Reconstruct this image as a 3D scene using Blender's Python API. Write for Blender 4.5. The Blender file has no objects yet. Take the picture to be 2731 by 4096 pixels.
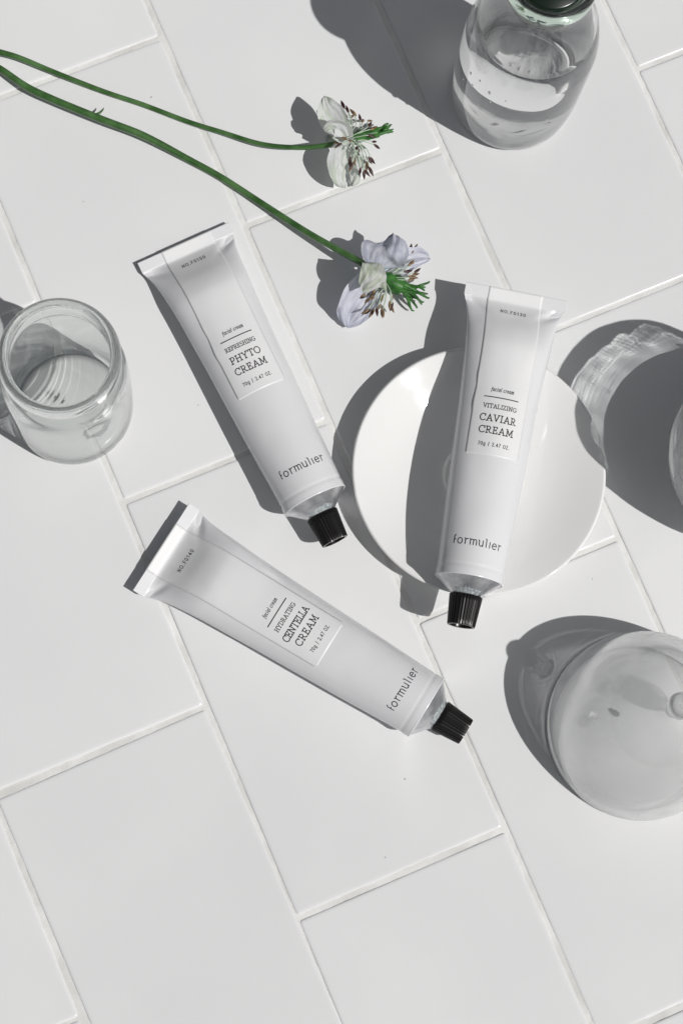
import bpy, math, random
import numpy as np
from mathutils import Vector, Matrix, noise
random.seed(7)
sc = bpy.context.scene
col = sc.collection
PI = math.pi
MM = 0.001

# everything is laid out in metres and enlarged at the very end: 1 m = K units
K = 10.0
# ------------------------------------------------------------------ camera
CP = np.array([-0.05695154, -0.19142973, 0.97773827])
CR = np.array([[0.99830788, 0.0, 0.05814969],
               [0.01115469, -0.98142873, -0.19150253],
               [0.05706977, 0.19182713, -0.97976803]])
FPX = 8734.3
cam_d = bpy.data.cameras.new('camera')
cam = bpy.data.objects.new('camera', cam_d)
col.objects.link(cam)
cam.matrix_world = Matrix((
    (CR[0][0], -CR[1][0], -CR[2][0], CP[0] * K),
    (CR[0][1], -CR[1][1], -CR[2][1], CP[1] * K),
    (CR[0][2], -CR[1][2], -CR[2][2], CP[2] * K),
    (0, 0, 0, 1)))
cam_d.sensor_fit = 'HORIZONTAL'
cam_d.sensor_width = 36
cam_d.lens = 36 * FPX / 2731
cam_d.clip_start = 0.01
cam_d.clip_end = 1000
sc.camera = cam

# ------------------------------------------------------------------ light
SUN_EL = math.radians(55.3)
SUN_AZ = math.radians(-32)          # from +X, towards the lower right of the table
sun_vec = Vector((math.cos(SUN_EL) * math.cos(SUN_AZ), math.cos(SUN_EL) * math.sin(SUN_AZ), math.sin(SUN_EL)))
w = bpy.data.worlds.new("World")
sc.world = w
w.use_nodes = True
nt = w.node_tree
bg = nt.nodes['Background']
sky = nt.nodes.new('ShaderNodeTexSky')
sky.sky_type = 'NISHITA'
sky.sun_disc = False
sky.sun_elevation = SUN_EL
sky.sun_rotation = math.atan2(sun_vec.x, sun_vec.y)
sky.dust_density = 3.0
hs = nt.nodes.new('ShaderNodeHueSaturation')
hs.inputs['Saturation'].default_value = 0.30
nt.links.new(sky.outputs[0], hs.inputs['Color'])
nt.links.new(hs.outputs[0], bg.inputs['Color'])
bg.inputs['Strength'].default_value = 0.05
sl = bpy.data.lights.new('sun', 'SUN')
sl.energy = 4.75
sl.angle = math.radians(0.5)
sl.color = (1.0, 0.985, 0.965)
sun = bpy.data.objects.new('sun', sl)
col.objects.link(sun)
sun.rotation_euler = (-sun_vec).to_track_quat('-Z', 'Y').to_euler()
sl.cycles.is_caustics_light = True

sc.view_settings.view_transform = 'Standard'
sc.view_settings.look = 'None'
sc.view_settings.exposure = -0.66
sc.view_settings.gamma = 1.0
cy = sc.cycles
cy.max_bounces = 16
cy.transmission_bounces = 16
cy.glossy_bounces = 8
cy.diffuse_bounces = 5
cy.transparent_max_bounces = 16
cy.caustics_reflective = True
cy.caustics_refractive = True
cy.blur_glossy = 0.0
cy.sample_clamp_indirect = 6.0
cy.use_denoising = True

# ------------------------------------------------------------------ helpers
SCL = 2731 / 1568.0
def at(x, y, z=0.0):
    """point of the table (or of the plane z metres above it), laid out from survey coordinates"""
    d = CR.T @ np.array([(x * SCL - 1365.5) / FPX, (y * SCL - 2048) / FPX, 1.0])
    s = (z - CP[2]) / d[2]
    p = CP + s * d
    return Vector((p[0], p[1], p[2]))

def link(name, me, mats, parent=None, smooth=True):
    o = bpy.data.objects.new(name, me)
    col.objects.link(o)
    if not isinstance(mats, (list, tuple)):
        mats = [mats]
    for m in mats:
        me.materials.append(m)
    if smooth and len(me.polygons):
        me.polygons.foreach_set('use_smooth', [True] * len(me.polygons))
    if parent is not None:
        o.parent = parent
    return o

def mesh(name, verts, faces, mats, parent=None, smooth=True):
    me = bpy.data.meshes.new(name)
    me.from_pydata([tuple(v) for v in verts], [], faces)
    me.update()
    return link(name, me, mats, parent, smooth)

def thing(name, label, cat, loc=(0, 0, 0), group=None, kind=None):
    o = bpy.data.objects.new(name, None)
    o.empty_display_size = 0.01
    col.objects.link(o)
    o.location = loc
    tag(o, label, cat, group, kind)
    return o

def tag(o, label=None, cat=None, group=None, kind=None):
    if label: o['label'] = label
    if cat: o['category'] = cat
    if group: o['group'] = group
    if kind: o['kind'] = kind

def cast(o):
    o.cycles.is_caustics_caster = True
def recv(o):
    o.cycles.is_caustics_receiver = True

def smoothpath(pts, n):
    """Catmull-Rom through the points, n steps per span"""
    P = [Vector(p) for p in pts]
    P = [P[0] * 2 - P[1]] + P + [P[-1] * 2 - P[-2]]
    out = []
    for i in range(1, len(P) - 2):
        a, b, c, d = P[i - 1], P[i], P[i + 1], P[i + 2]
        for k in range(n):
            t = k / n
            out.append(0.5 * ((2 * b) + (c - a) * t + (2 * a - 5 * b + 4 * c - d) * t * t + (3 * b - a - 3 * c + d) * t ** 3))
    out.append(P[-2].copy())
    return out

def tube_mesh(pts, radii, n=8, caps=True):
    verts, faces = [], []
    up = Vector((0, 0, 1))
    for i, p in enumerate(pts):
        t = (pts[min(i + 1, len(pts) - 1)] - pts[max(i - 1, 0)]).normalized()
        s = t.cross(up)
        if s.length < 1e-4: s = Vector((1, 0, 0))
        s.normalize()
        u = s.cross(t).normalized()
        r = radii[i] if isinstance(radii, list) else radii
        for k in range(n):
            a = 2 * PI * k / n
            verts.append(p + s * (math.cos(a) * r) + u * (math.sin(a) * r))
    for i in range(len(pts) - 1):
        for k in range(n):
            k2 = (k + 1) % n
            faces.append((i * n + k, i * n + k2, (i + 1) * n + k2, (i + 1) * n + k))
    if caps:
        faces.append(tuple(range(n - 1, -1, -1)))
        b = (len(pts) - 1) * n
        faces.append(tuple(range(b, b + n)))
    return verts, faces

def lathe(profile, n=96, wobble=None):
    """closed surface of revolution, profile (r, z) in mm from axis to axis"""
    verts, faces, rings = [], [], []
    for (r, z) in profile:
        if r < 1e-6:
            verts.append((0, 0, z * MM)); rings.append([len(verts) - 1])
        else:
            ring = []
            for k in range(n):
                a = 2 * PI * k / n
                dr = wobble(a, z, r) if wobble else 0.0
                verts.append(((r + dr) * MM * math.cos(a), (r + dr) * MM * math.sin(a), z * MM))
                ring.append(len(verts) - 1)
            rings.append(ring)
    for A, B in zip(rings[:-1], rings[1:]):
        if len(A) == 1 and len(B) == 1: continue
        for k in range(n):
            k2 = (k + 1) % n
            if len(A) == 1: faces.append((A[0], B[k2], B[k]))
            elif len(B) == 1: faces.append((A[k], A[k2], B[0]))
            else: faces.append((A[k], A[k2], B[k2], B[k]))
    return verts, faces

def round_profile(pts, n=5):
    """smooth the profile with a spline; points given as (r,z)"""
    P = [(p[0], 0, p[1]) for p in pts]
    out = [(max(q.x, 0.0), q.z) for q in smoothpath(P, n)]
    out[0] = (pts[0][0], pts[0][1]); out[-1] = (pts[-1][0], pts[-1][1])
    return out

# ------------------------------------------------------------------ materials
def mat(name):
    m = bpy.data.materials.new(name)
    m.use_nodes = True
    n = m.node_tree
    return m, n, n.nodes['Principled BSDF']

def add_bump(n, bsdf, scale, strength, dist=0.0002, detail=4, obj=True, rough=0.6):
    tc = n.nodes.new('ShaderNodeTexCoord')
    t = n.nodes.new('ShaderNodeTexNoise')
    t.inputs['Scale'].default_value = scale
    t.inputs['Detail'].default_value = detail
    t.inputs['Roughness'].default_value = rough
    b = n.nodes.new('ShaderNodeBump')
    b.inputs['Strength'].default_value = strength
    b.inputs['Distance'].default_value = dist * K
    n.links.new(tc.outputs['Object'], t.inputs['Vector'])
    n.links.new(t.outputs['Fac'], b.inputs['Height'])
    n.links.new(b.outputs[0], bsdf.inputs['Normal'])
    return t, tc, b

def mottled(n, bsdf, c1, c2, scale, detail=3, geo=False):
    """two-tone colour variation from noise"""
    tc = n.nodes.new('ShaderNodeTexCoord')
    t = n.nodes.new('ShaderNodeTexNoise')
    t.inputs['Scale'].default_value = scale
    t.inputs['Detail'].default_value = detail
    r = n.nodes.new('ShaderNodeValToRGB')
    r.color_ramp.elements[0].position = 0.35
    r.color_ramp.elements[1].position = 0.65
    r.color_ramp.elements[0].color = (*c1, 1)
    r.color_ramp.elements[1].color = (*c2, 1)
    if geo:
        g = n.nodes.new('ShaderNodeNewGeometry')
        n.links.new(g.outputs['Position'], t.inputs['Vector']); t.inputs['Scale'].default_value = scale / K
    else:
        n.links.new(tc.outputs['Object'], t.inputs['Vector'])
    n.links.new(t.outputs['Fac'], r.inputs['Fac'])
    n.links.new(r.outputs[0], bsdf.inputs['Base Color'])
    return r

TILE, n_, b_ = mat('glazed_ceramic')
mottled(n_, b_, (0.745, 0.747, 0.752), (0.785, 0.787, 0.79), 9, geo=True)
b_.inputs['Roughness'].default_value = 0.14
b_.inputs['IOR'].default_value = 1.5
add_bump(n_, b_, 28, 0.25, 0.0004, 2)

g_ = n_.nodes.new('ShaderNodeNewGeometry'); t_ = n_.nodes.new('ShaderNodeTexNoise')
t_.inputs['Scale'].default_value = 4.0; t_.inputs['Detail'].default_value = 6
m_ = n_.nodes.new('ShaderNodeMapRange'); m_.inputs['From Min'].default_value = .35; m_.inputs['From Max'].default_value = .7
m_.inputs['To Min'].default_value = .09; m_.inputs['To Max'].default_value = .24
n_.links.new(g_.outputs['Position'], t_.inputs['Vector']); n_.links.new(t_.outputs['Fac'], m_.inputs['Value']); n_.links.new(m_.outputs[0], b_.inputs['Roughness'])
oi = n_.nodes.new('ShaderNodeObjectInfo'); hv = n_.nodes.new('ShaderNodeHueSaturation'); mv = n_.nodes.new('ShaderNodeMapRange')
mv.inputs['To Min'].default_value = .975; mv.inputs['To Max'].default_value = 1.02
n_.links.new(oi.outputs['Random'], mv.inputs['Value']); n_.links.new(mv.outputs[0], hv.inputs['Value'])
n_.links.new(b_.inputs['Base Color'].links[0].from_socket, hv.inputs['Color']); n_.links.new(hv.outputs[0], b_.inputs['Base Color'])
GROUT, n_, b_ = mat('grout')
mottled(n_, b_, (0.64, 0.638, 0.612), (0.79, 0.79, 0.772), 45, 8)
b_.inputs['Roughness'].default_value = 0.85
add_bump(n_, b_, 900, 0.6, 0.0003, 6)

PAINT, n_, b_ = mat('white_enamel')
b_.inputs['Base Color'].default_value = (0.735, 0.737, 0.752, 1)
b_.inputs['Roughness'].default_value = 0.22
add_bump(n_, b_, 60, 0.12, 0.0004, 3)

LABEL, n_, b_ = mat('satin_label')
b_.inputs['Base Color'].default_value = (0.78, 0.78, 0.785, 1)
b_.inputs['Roughness'].default_value = 0.42
add_bump(n_, b_, 45, 0.18, 0.0004, 2)

INK, n_, b_ = mat('black_ink')
b_.inputs['Base Color'].default_value = (0.012, 0.012, 0.014, 1)
b_.inputs['Roughness'].default_value = 0.45
LINE_INK = INK

ALU, n_, b_ = mat('bare_aluminium')
b_.inputs['Metallic'].default_value = 1.0
b_.inputs['Roughness'].default_value = 0.38
mottled(n_, b_, (0.55, 0.56, 0.58), (0.78, 0.78, 0.79), 260, 5)
add_bump(n_, b_, 900, 0.15, 0.0002, 4)

CAPM, n_, b_ = mat('black_plastic')
b_.inputs['Base Color'].default_value = (0.005, 0.004, 0.004, 1)
b_.inputs['Roughness'].default_value = 0.28
CAPR, n_, b_ = mat('worn_plastic_edge')
b_.inputs['Base Color'].default_value = (0.28, 0.28, 0.28, 1)
b_.inputs['Roughness'].default_value = 0.5
SEAL, n_, b_ = mat('blue_grey_smudge')
mottled(n_, b_, (0.20, 0.235, 0.25), (0.48, 0.50, 0.51), 900, 4)
b_.inputs['Roughness'].default_value = 0.6

PORC, n_, b_ = mat('porcelain')
b_.inputs['Base Color'].default_value = (0.81, 0.81, 0.80, 1)
b_.inputs['Roughness'].default_value = 0.05
b_.inputs['IOR'].default_value = 1.5
add_bump(n_, b_, 25, 0.06, 0.0004, 2)

def glass(name, color=(1, 1, 1), rough=0.0, bump=0.0, bscale=40, thin=0, fog_fill=None, fscale=30, back=.4):
    m, n, b = mat(name)
    b.inputs['Base Color'].default_value = (*color, 1)
    b.inputs['Transmission Weight'].default_value = 1.0
    b.inputs['Roughness'].default_value = rough
    b.inputs['IOR'].default_value = 1.48
    if bump:
        add_bump(n, b, bscale, bump, 0.0006, 2)
    if thin or fog_fill:      # share of light that passes straight through a thin even wall, share scattered white: fogging on the cloche, added brightening on clear glass
        o_ = n.nodes['Material Output']; last = b.outputs[0]
        if thin:
            t = n.nodes.new('ShaderNodeBsdfTransparent'); t.inputs[0].default_value = (*color, 1)
            x = n.nodes.new('ShaderNodeMixShader'); x.inputs[0].default_value = thin
            n.links.new(last, x.inputs[1]); n.links.new(t.outputs[0], x.inputs[2]); last = x.outputs[0]
        if fog_fill:
            d = n.nodes.new('ShaderNodeBsdfDiffuse'); d.inputs['Color'].default_value = (.93, .94, .94, 1)
            t = n.nodes.new('ShaderNodeBsdfTranslucent'); t.inputs['Color'].default_value = (.93, .94, .94, 1)
            y = n.nodes.new('ShaderNodeMixShader'); y.inputs[0].default_value = back
            n.links.new(d.outputs[0], y.inputs[1]); n.links.new(t.outputs[0], y.inputs[2])
            x = n.nodes.new('ShaderNodeMixShader')
            tc = n.nodes.new('ShaderNodeTexCoord'); tx = n.nodes.new('ShaderNodeTexNoise')
            tx.inputs['Scale'].default_value = fscale; tx.inputs['Detail'].default_value = 3
            mr = n.nodes.new('ShaderNodeMapRange')
            mr.inputs['From Min'].default_value = 0.33; mr.inputs['From Max'].default_value = 0.67
            mr.inputs['To Min'].default_value = fog_fill[0]; mr.inputs['To Max'].default_value = fog_fill[1]
            n.links.new(tc.outputs['Object'], tx.inputs['Vector']); n.links.new(tx.outputs['Fac'], mr.inputs['Value'])
            n.links.new(mr.outputs[0], x.inputs[0])
            n.links.new(last, x.inputs[1]); n.links.new(y.outputs[0], x.inputs[2]); last = x.outputs[0]
        n.links.new(last, o_.inputs['Surface'])
    return m
GLASS = glass('clear_glass', (0.985, 0.995, 0.99))
WATER_GLASS = glass('water_against_glass', (0.99, 0.997, 1.0)); WATER_GLASS.node_tree.nodes['Principled BSDF'].inputs['IOR'].default_value = 1.11
GLASS_T = glass('tumbler_glass', (0.96, 0.98, 0.98), fog_fill=(.03, .40), fscale=45)  # white scatter stands in for bright refracted light in the clear wall
GLASS_B = glass('bottle_glass', (1, 1, 1), fog_fill=(.0, .03))
GLASS_J = glass('jar_glass', (0.97, 0.99, 0.98), thin=.05, fog_fill=(.01, .08))  # slight white scatter added to lighten the dark rim
GLASS_W = glass('moulded_glass', (0.985, 0.995, 0.99), 0.0, 0.25, 45)
GLASS_G = glass('green_tinted_glass', (0.66, 0.78, 0.69))
WATER = glass('water', (0.99, 0.997, 1.0)); WATER.node_tree.nodes['Principled BSDF'].inputs['IOR'].default_value = 1.333

BRIGHT_BASE, n_, b_ = mat('brightened_glass_base')  # clear base whitened to stand in for sunlight coming through the glass
b_.inputs['Base Color'].default_value = (0.90, 0.91, 0.90, 1)
b_.inputs['Roughness'].default_value = 0.15
tp = n_.nodes.new('ShaderNodeBsdfTransparent'); tp.inputs[0].default_value = (.95, .96, .95, 1)
mx = n_.nodes.new('ShaderNodeMixShader'); mx.inputs[0].default_value = 0.2
n_.links.new(b_.outputs[0], mx.inputs[1]); n_.links.new(tp.outputs[0], mx.inputs[2])
n_.links.new(mx.outputs[0], n_.nodes['Material Output'].inputs['Surface'])
FROST = glass('fogged_glass', (1, 1, 1), fog_fill=(.10, .34), fscale=14, back=.15)

def plantmat(name, c1, c2, scale, trans=0.35, rough=0.5, stretch=None):
    m, n, b = mat(name)
    r = mottled(n, b, c1, c2, scale, 4)
    if stretch:
        uv = n.nodes.new('ShaderNodeUVMap')
        mp = n.nodes.new('ShaderNodeMapping'); mp.inputs['Scale'].default_value = (*stretch, 1)
        n.links.new(uv.outputs[0], mp.inputs[0])
        nz = [q for q in n.nodes if q.type == 'TEX_NOISE'][0]
        nz.inputs['Scale'].default_value = 1.0
        nz.inputs['Distortion'].default_value = 0.6
        n.links.new(mp.outputs[0], nz.inputs['Vector'])
        bp = n.nodes.new('ShaderNodeBump'); bp.inputs['Strength'].default_value = 1.0; bp.inputs['Distance'].default_value = .0006 * K
        n.links.new(nz.outputs['Fac'], bp.inputs['Height']); n.links.new(bp.outputs[0], b.inputs['Normal'])
    b.inputs['Roughness'].default_value = rough
    if trans:
        tl = n.nodes.new('ShaderNodeBsdfTranslucent')
        n.links.new(r.outputs[0], tl.inputs['Color'])
        mx = n.nodes.new('ShaderNodeMixShader'); mx.inputs[0].default_value = trans
        n.links.new(b.outputs[0], mx.inputs[1]); n.links.new(tl.outputs[0], mx.inputs[2])
        n.links.new(mx.outputs[0], n.nodes['Material Output'].inputs['Surface'])
    return m
STEM = plantmat('stem_green', (0.030, 0.092, 0.020), (0.085, 0.185, 0.060), 130, 0.0, 0.36)
POD = plantmat('pod_green', (0.018, 0.095, 0.016), (0.07, 0.24, 0.045), 300, 0.15, 0.45)
PET_W = plantmat('petal_white', (0.60, 0.66, 0.56), (0.80, 0.80, 0.82), 180, 0.35, 0.6, (9, 2.2))
PET_L = plantmat('petal_lavender', (0.50, 0.52, 0.63), (0.75, 0.76, 0.83), 160, 0.3, 0.6, (10, 2.4))
PET_V = plantmat('petal_veined', (0.46, 0.52, 0.38), (0.72, 0.72, 0.74), 260, 0.3, 0.6, (11, 1.6))
FIL = plantmat('filament_pale', (0.45, 0.55, 0.42), (0.62, 0.70, 0.60), 300, 0.2, 0.5)
NECT = plantmat('nectary_green', (0.20, 0.34, 0.22), (0.42, 0.55, 0.38), 500, 0.15, 0.4)
NECT_B = plantmat('nectary_teal', (0.05, 0.16, 0.16), (0.30, 0.48, 0.42), 600, 0.1, 0.4)
ANTH_D = plantmat('anther_maroon', (0.022, 0.006, 0.006), (0.07, 0.02, 0.018), 700, 0.0, 0.45)
ANTH_B = plantmat('anther_brown', (0.09, 0.05, 0.025), (0.26, 0.17, 0.09), 900, 0.0, 0.5)
MOUTH_DARK, n_, b_ = mat('dark_mouth_reflection')  # near-black green standing in for dark reflections inside the bottle mouth
b_.inputs['Base Color'].default_value = (0.006, 0.014, 0.008, 1)
b_.inputs['Roughness'].default_value = 0.25
UNDER, n_, b_ = mat('table_board')
b_.inputs['Base Color'].default_value = (0.5, 0.5, 0.48, 1)
b_.inputs['Roughness'].default_value = 0.8

# ------------------------------------------------------------------ tiled table top
GA = math.radians(23.0915)
U = Vector((math.cos(GA), math.sin(GA), 0)); V = Vector((math.sin(GA), -math.cos(GA), 0))
GO = Vector((-0.17764, 0.188735, 0))
PW = 0.102; PL = PW * 1.98542
def grid(u, v): return GO + U * (u * PW) + V * (v * PL)
OFF = {-4: 0.0, -3: 0.5, -2: 0.009, -1: 0.4955, 0: 0.0, 1: 0.5025, 2: 0.001, 3: 0.491, 4: 0.0, 5: 0.5}
GAP = 0.0022
TW, TL_ = PW - GAP, PL - GAP
# the tile sits right/below its grid corner; the joint is left/above it

def tile_mesh(wx, ly):
    prof = [(0.0, -7.0), (0.0, -0.95), (0.10, -0.60), (0.32, -0.30), (0.7, -0.12), (1.3, -0.035), (2.4, 0.0)]
    rc = 1.3
    verts, faces, rings = [], [], []
    for (ins, z) in prof:
        ring = []
        r = max(rc - ins * 0.4, 0.5) * MM
        hx, hy = wx / 2 - ins * MM, ly / 2 - ins * MM
        for (cx, cy_, a0) in ((hx - r, hy - r, 0), (-hx + r, hy - r, 90), (-hx + r, -hy + r, 180), (hx - r, -hy + r, 270)):
            for k in range(5):
                a = math.radians(a0 + 22.5 * k)
                verts.append((cx + r * math.cos(a), cy_ + r * math.sin(a), z * MM)); ring.append(len(verts) - 1)
        rings.append(ring)
    for A, B in zip(rings[:-1], rings[1:]):
        m = len(A)
        for k in range(m):
            faces.append((A[k], A[(k + 1) % m], B[(k + 1) % m], B[k]))
    faces.append(tuple(rings[-1]))
    me = bpy.data.meshes.new('tile')
    me.from_pydata(verts, [], faces); me.update()
    me.materials.append(TILE)
    me.polygons.foreach_set('use_smooth', [True] * len(me.polygons))
    return me

gv = []; gf = []
gx0, gx1, gy0, gy1, gs = -0.215, 0.235, -0.30, 0.31, 0.0016
nx = int((gx1 - gx0) / gs); ny = int((gy1 - gy0) / gs)
for j in range(ny + 1):
    for i in range(nx + 1):
        x = gx0 + (gx1 - gx0) * i / nx; y = gy0 + (gy1 - gy0) * j / ny
        p = Vector((x, y, 0))
        z = -0.62 + 0.26 * noise.noise(p * 60) + 0.22 * noise.noise(p * 260 + Vector((5, 0, 0))) + 0.20 * noise.noise(p * 520)
        if i in (0, nx) or j in (0, ny): z = -5
        gv.append((x, y, z * MM))
for j in range(ny):
    for i in range(nx):
        a = j * (nx + 1) + i
        gf.append((a, a + 1, a + nx + 2, a + nx + 1))
table = mesh('tabletop', gv, gf, GROUT)
table['kind'] = 'structure'
table['label'] = 'off-white grout bed of the tiled table top'
recv(table)
bx = [(-0.62, -0.75, -0.0012), (0.68, -0.75, -0.0012), (0.68, 0.75, -0.0012), (-0.62, 0.75, -0.0012),
      (-0.62, -0.75, -0.025), (0.68, -0.75, -0.025), (0.68, 0.75, -0.025), (-0.62, 0.75, -0.025)]
bed = mesh('board', bx, [(0, 1, 2, 3), (7, 6, 5, 4), (0, 4, 5, 1), (1, 5, 6, 2), (2, 6, 7, 3), (3, 7, 4, 0)], GROUT, table, smooth=False)
recv(bed)

gm, n_, b_ = mat('pale_paving')
mottled(n_, b_, (0.42, 0.42, 0.40), (0.55, 0.55, 0.53), 3, 5, geo=True)
b_.inputs['Roughness'].default_value = 0.9
ground = mesh('ground', [(-30, -30, -.7), (30, -30, -.7), (30, 30, -.7), (-30, 30, -.7)], [(0, 1, 2, 3)], gm, smooth=False)
ground['kind'] = 'structure'
TM = tile_mesh(TW, TL_)
SLIP = {(-1, 2): (0.0012, -0.0002, -0.95)}
rt = random.Random(3)
for c in range(-4, 6):
    for r in range(-3, 5):
        v0 = r + OFF[c]
        cpt = grid(c, v0) + U * (TW / 2) + V * (TL_ / 2)
        if abs(cpt.x) > 0.5 or abs(cpt.y) > 0.6: continue
        o = bpy.data.objects.new('tile', TM)
        col.objects.link(o); o.parent = table
        dx, dy, da = rt.gauss(0, .00018), rt.gauss(0, .00018), rt.gauss(0, .08)
        if c == -2 and r == 1: pass
        if c == -1 and r == 1: dx, dy, da = 0.0016, 0.0, 1.0
        o.location = (cpt.x + dx, cpt.y + dy, rt.gauss(0, .00006))
        o.rotation_euler = (math.radians(rt.gauss(0, .07)), math.radians(rt.gauss(0, .10)), GA + math.radians(da))
        recv(o)

# ------------------------------------------------------------------ stroke lettering
def arc(cx, cy_, rx, ry, a0, a1, n=14):
    return [(cx + rx * math.cos(math.radians(a0 + (a1 - a0) * k / n)), cy_ + ry * math.sin(math.radians(a0 + (a1 - a0) * k / n))) for k in range(n + 1)]
def sf(x, y, l=.14): return [(x - l, y), (x + l, y)]
SLAB = {
 'R': (.86, [[(.16, 0), (.16, 1)], [(.02, 1), (.40, 1)] + arc(.40, .74, .24, .26, 90, -90) + [(.16, .48)], [(.38, .48), (.66, .03), (.84, .03)], sf(.16, .0)]),
 'E': (.76, [[(.16, 0), (.16, 1)], [(.02, 1), (.62, 1), (.62, .80)], [(.16, .52), (.48, .52)], [(.48, .42), (.48, .62)], [(.02, 0), (.66, 0), (.66, .22)]]),
 'F': (.72, [[(.16, 0), (.16, 1)], [(.02, 1), (.62, 1), (.62, .80)], [(.16, .50), (.48, .50)], [(.48, .40), (.48, .60)], sf(.16, 0)]),
 'S': (.70, [arc(.34, .75, .24, .26, 25, 270) + arc(.34, .245, .27, .255, 90, -155)]),
 'H': (.98, [[(.18, 0), (.18, 1)], [(.80, 0), (.80, 1)], [(.18, .52), (.80, .52)], sf(.18, 0), sf(.18, 1), sf(.80, 0), sf(.80, 1)]),
 'I': (.44, [[(.22, 0), (.22, 1)], sf(.22, 0), sf(.22, 1)]),
 'N': (.98, [[(.18, 0), (.18, 1), (.80, 0), (.80, 1)], sf(.18, 0), [(.02, 1), (.2, 1)], sf(.80, 1)]),
 'G': (.92, [arc(.50, .5, .44, .51, 40, 330, 22) + [(.85, .42)], [(.56, .42), (.96, .42)]]),
 'P': (.76, [[(.16, 0), (.16, 1)], [(.02, 1), (.42, 1)] + arc(.42, .72, .27, .28, 90, -90) + [(.16, .44)], sf(.16, 0, .16)]),
 'Y': (.90, [[(.10, 1), (.45, .46), (.45, 0)], [(.80, 1), (.45, .46)], sf(.12, 1, .12), sf(.78, 1, .12), sf(.45, 0)]),
 'T': (.86, [[(.43, 0), (.43, 1)], [(.04, .80), (.04, 1), (.82, 1), (.82, .80)], sf(.43, 0)]),
 'O': (1.04, [arc(.50, .5, .46, .51, 0, 360, 30)]),
 'C': (.90, [arc(.50, .5, .45, .51, 42, 318, 24), [(.83, .70), (.83, .98)]]),
 'A': (.94, [[(.12, 0), (.46, 1), (.82, 0)], [(.24, .34), (.70, .34)], sf(.12, 0), sf(.82, 0)]),
 'M': (1.14, [[(.16, 0), (.22, 1), (.56, .16), (.90, 1), (.97, 0)], sf(.15, 0), sf(.98, 0), [(.06, 1), (.22, 1)], [(.90, 1), (1.06, 1)]]),
 'V': (.88, [[(.10, 1), (.44, 0), (.78, 1)], sf(.10, 1, .12), sf(.78, 1, .12)]),
 'L': (.72, [[(.16, 0), (.16, 1)], sf(.16, 1), [(.02, 0), (.62, 0), (.62, .24)]]),
 'Z': (.76, [[(.08, .80), (.08, 1), (.64, 1), (.06, 0), (.66, 0), (.66, .2)]]),
 'D': (.90, [[(.16, 0), (.16, 1)], [(.02, 1), (.38, 1)] + arc(.38, .5, .42, .5, 90, -90) + [(.02, 0)]]),
}
SANS = {
 'N': (.86, [[(.08, 0), (.08, 1), (.70, 0), (.70, 1)]]),
 'O': (1.0, [arc(.46, .5, .40, .5, 0, 360, 24)]),
 '.': (.30, [[(.08, 0), (.08, .09)]]),
 'F': (.68, [[(.10, 0), (.10, 1), (.56, 1)], [(.10, .52), (.50, .52)]]),
 '0': (.80, [arc(.36, .5, .29, .5, 0, 360, 24)]),
 '1': (.56, [[(.08, .80), (.28, 1), (.28, 0)]]),
 '2': (.74, [arc(.33, .72, .27, .28, 160, -30) + [(.06, 0), (.62, 0)]]),
 '3': (.74, [arc(.31, .75, .25, .25, 140, -90) + [(.25, .5)], arc(.30, .26, .30, .26, 90, -145)]),
 '4': (.76, [[(.50, 0), (.50, 1), (.04, .28), (.66, .28)]]),
 '5': (.74, [[(.56, 1), (.14, 1), (.10, .56)] + arc(.30, .32, .29, .32, 120, -145)]),
 '7': (.70, [[(.04, 1), (.60, 1), (.22, 0)]]),
 '/': (.50, [[(.10, -.12), (.30, 1.08)]]),
 'g': (.76, [arc(.33, .36, .27, .34, 0, 360, 20), [(.60, .70), (.60, -.10)] + arc(.33, -.10, .27, .24, 0, -150)]),
 'Z': (.74, [[(.06, 1), (.60, 1), (.04, 0), (.62, 0)]]),
 ' ': (.50, []),
}
def ital(g, k=.22): return (g[0], [[(x + y * k, y) for x, y in pl] for pl in g[1]])
ITAL = {k: ital(v) for k, v in {
 'f': (.52, [[(.20, -.35), (.24, .80)] + arc(.46, .80, .22, .26, 180, 80), [(.04, .64), (.46, .64)]]),
 'a': (.82, [arc(.36, .34, .29, .36, 40, 320, 18), [(.66, .68), (.62, .1), (.70, 0)]]),
 'c': (.70, [arc(.36, .34, .30, .36, 50, 310, 16)]),
 'i': (.38, [[(.14, .68), (.14, .1), (.22, 0)], [(.15, .92), (.15, 1.0)]]),
 'l': (.38, [[(.14, 1.1), (.14, .1), (.22, 0)]]),
 'r': (.56, [[(.12, 0), (.14, .68)], arc(.40, .40, .26, .30, 170, 70)]),
 'e': (.76, [[(.08, .36), (.62, .40)] + arc(.36, .36, .28, .34, 8, 320, 18)]),
 'm': (1.16, [[(.10, 0), (.12, .68)], arc(.34, .44, .21, .26, 170, 0) + [(.54, 0)], arc(.76, .44, .21, .26, 175, 0) + [(.97, 0), (1.02, 0)]]),
 ' ': (.42, [])}.items()}
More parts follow.
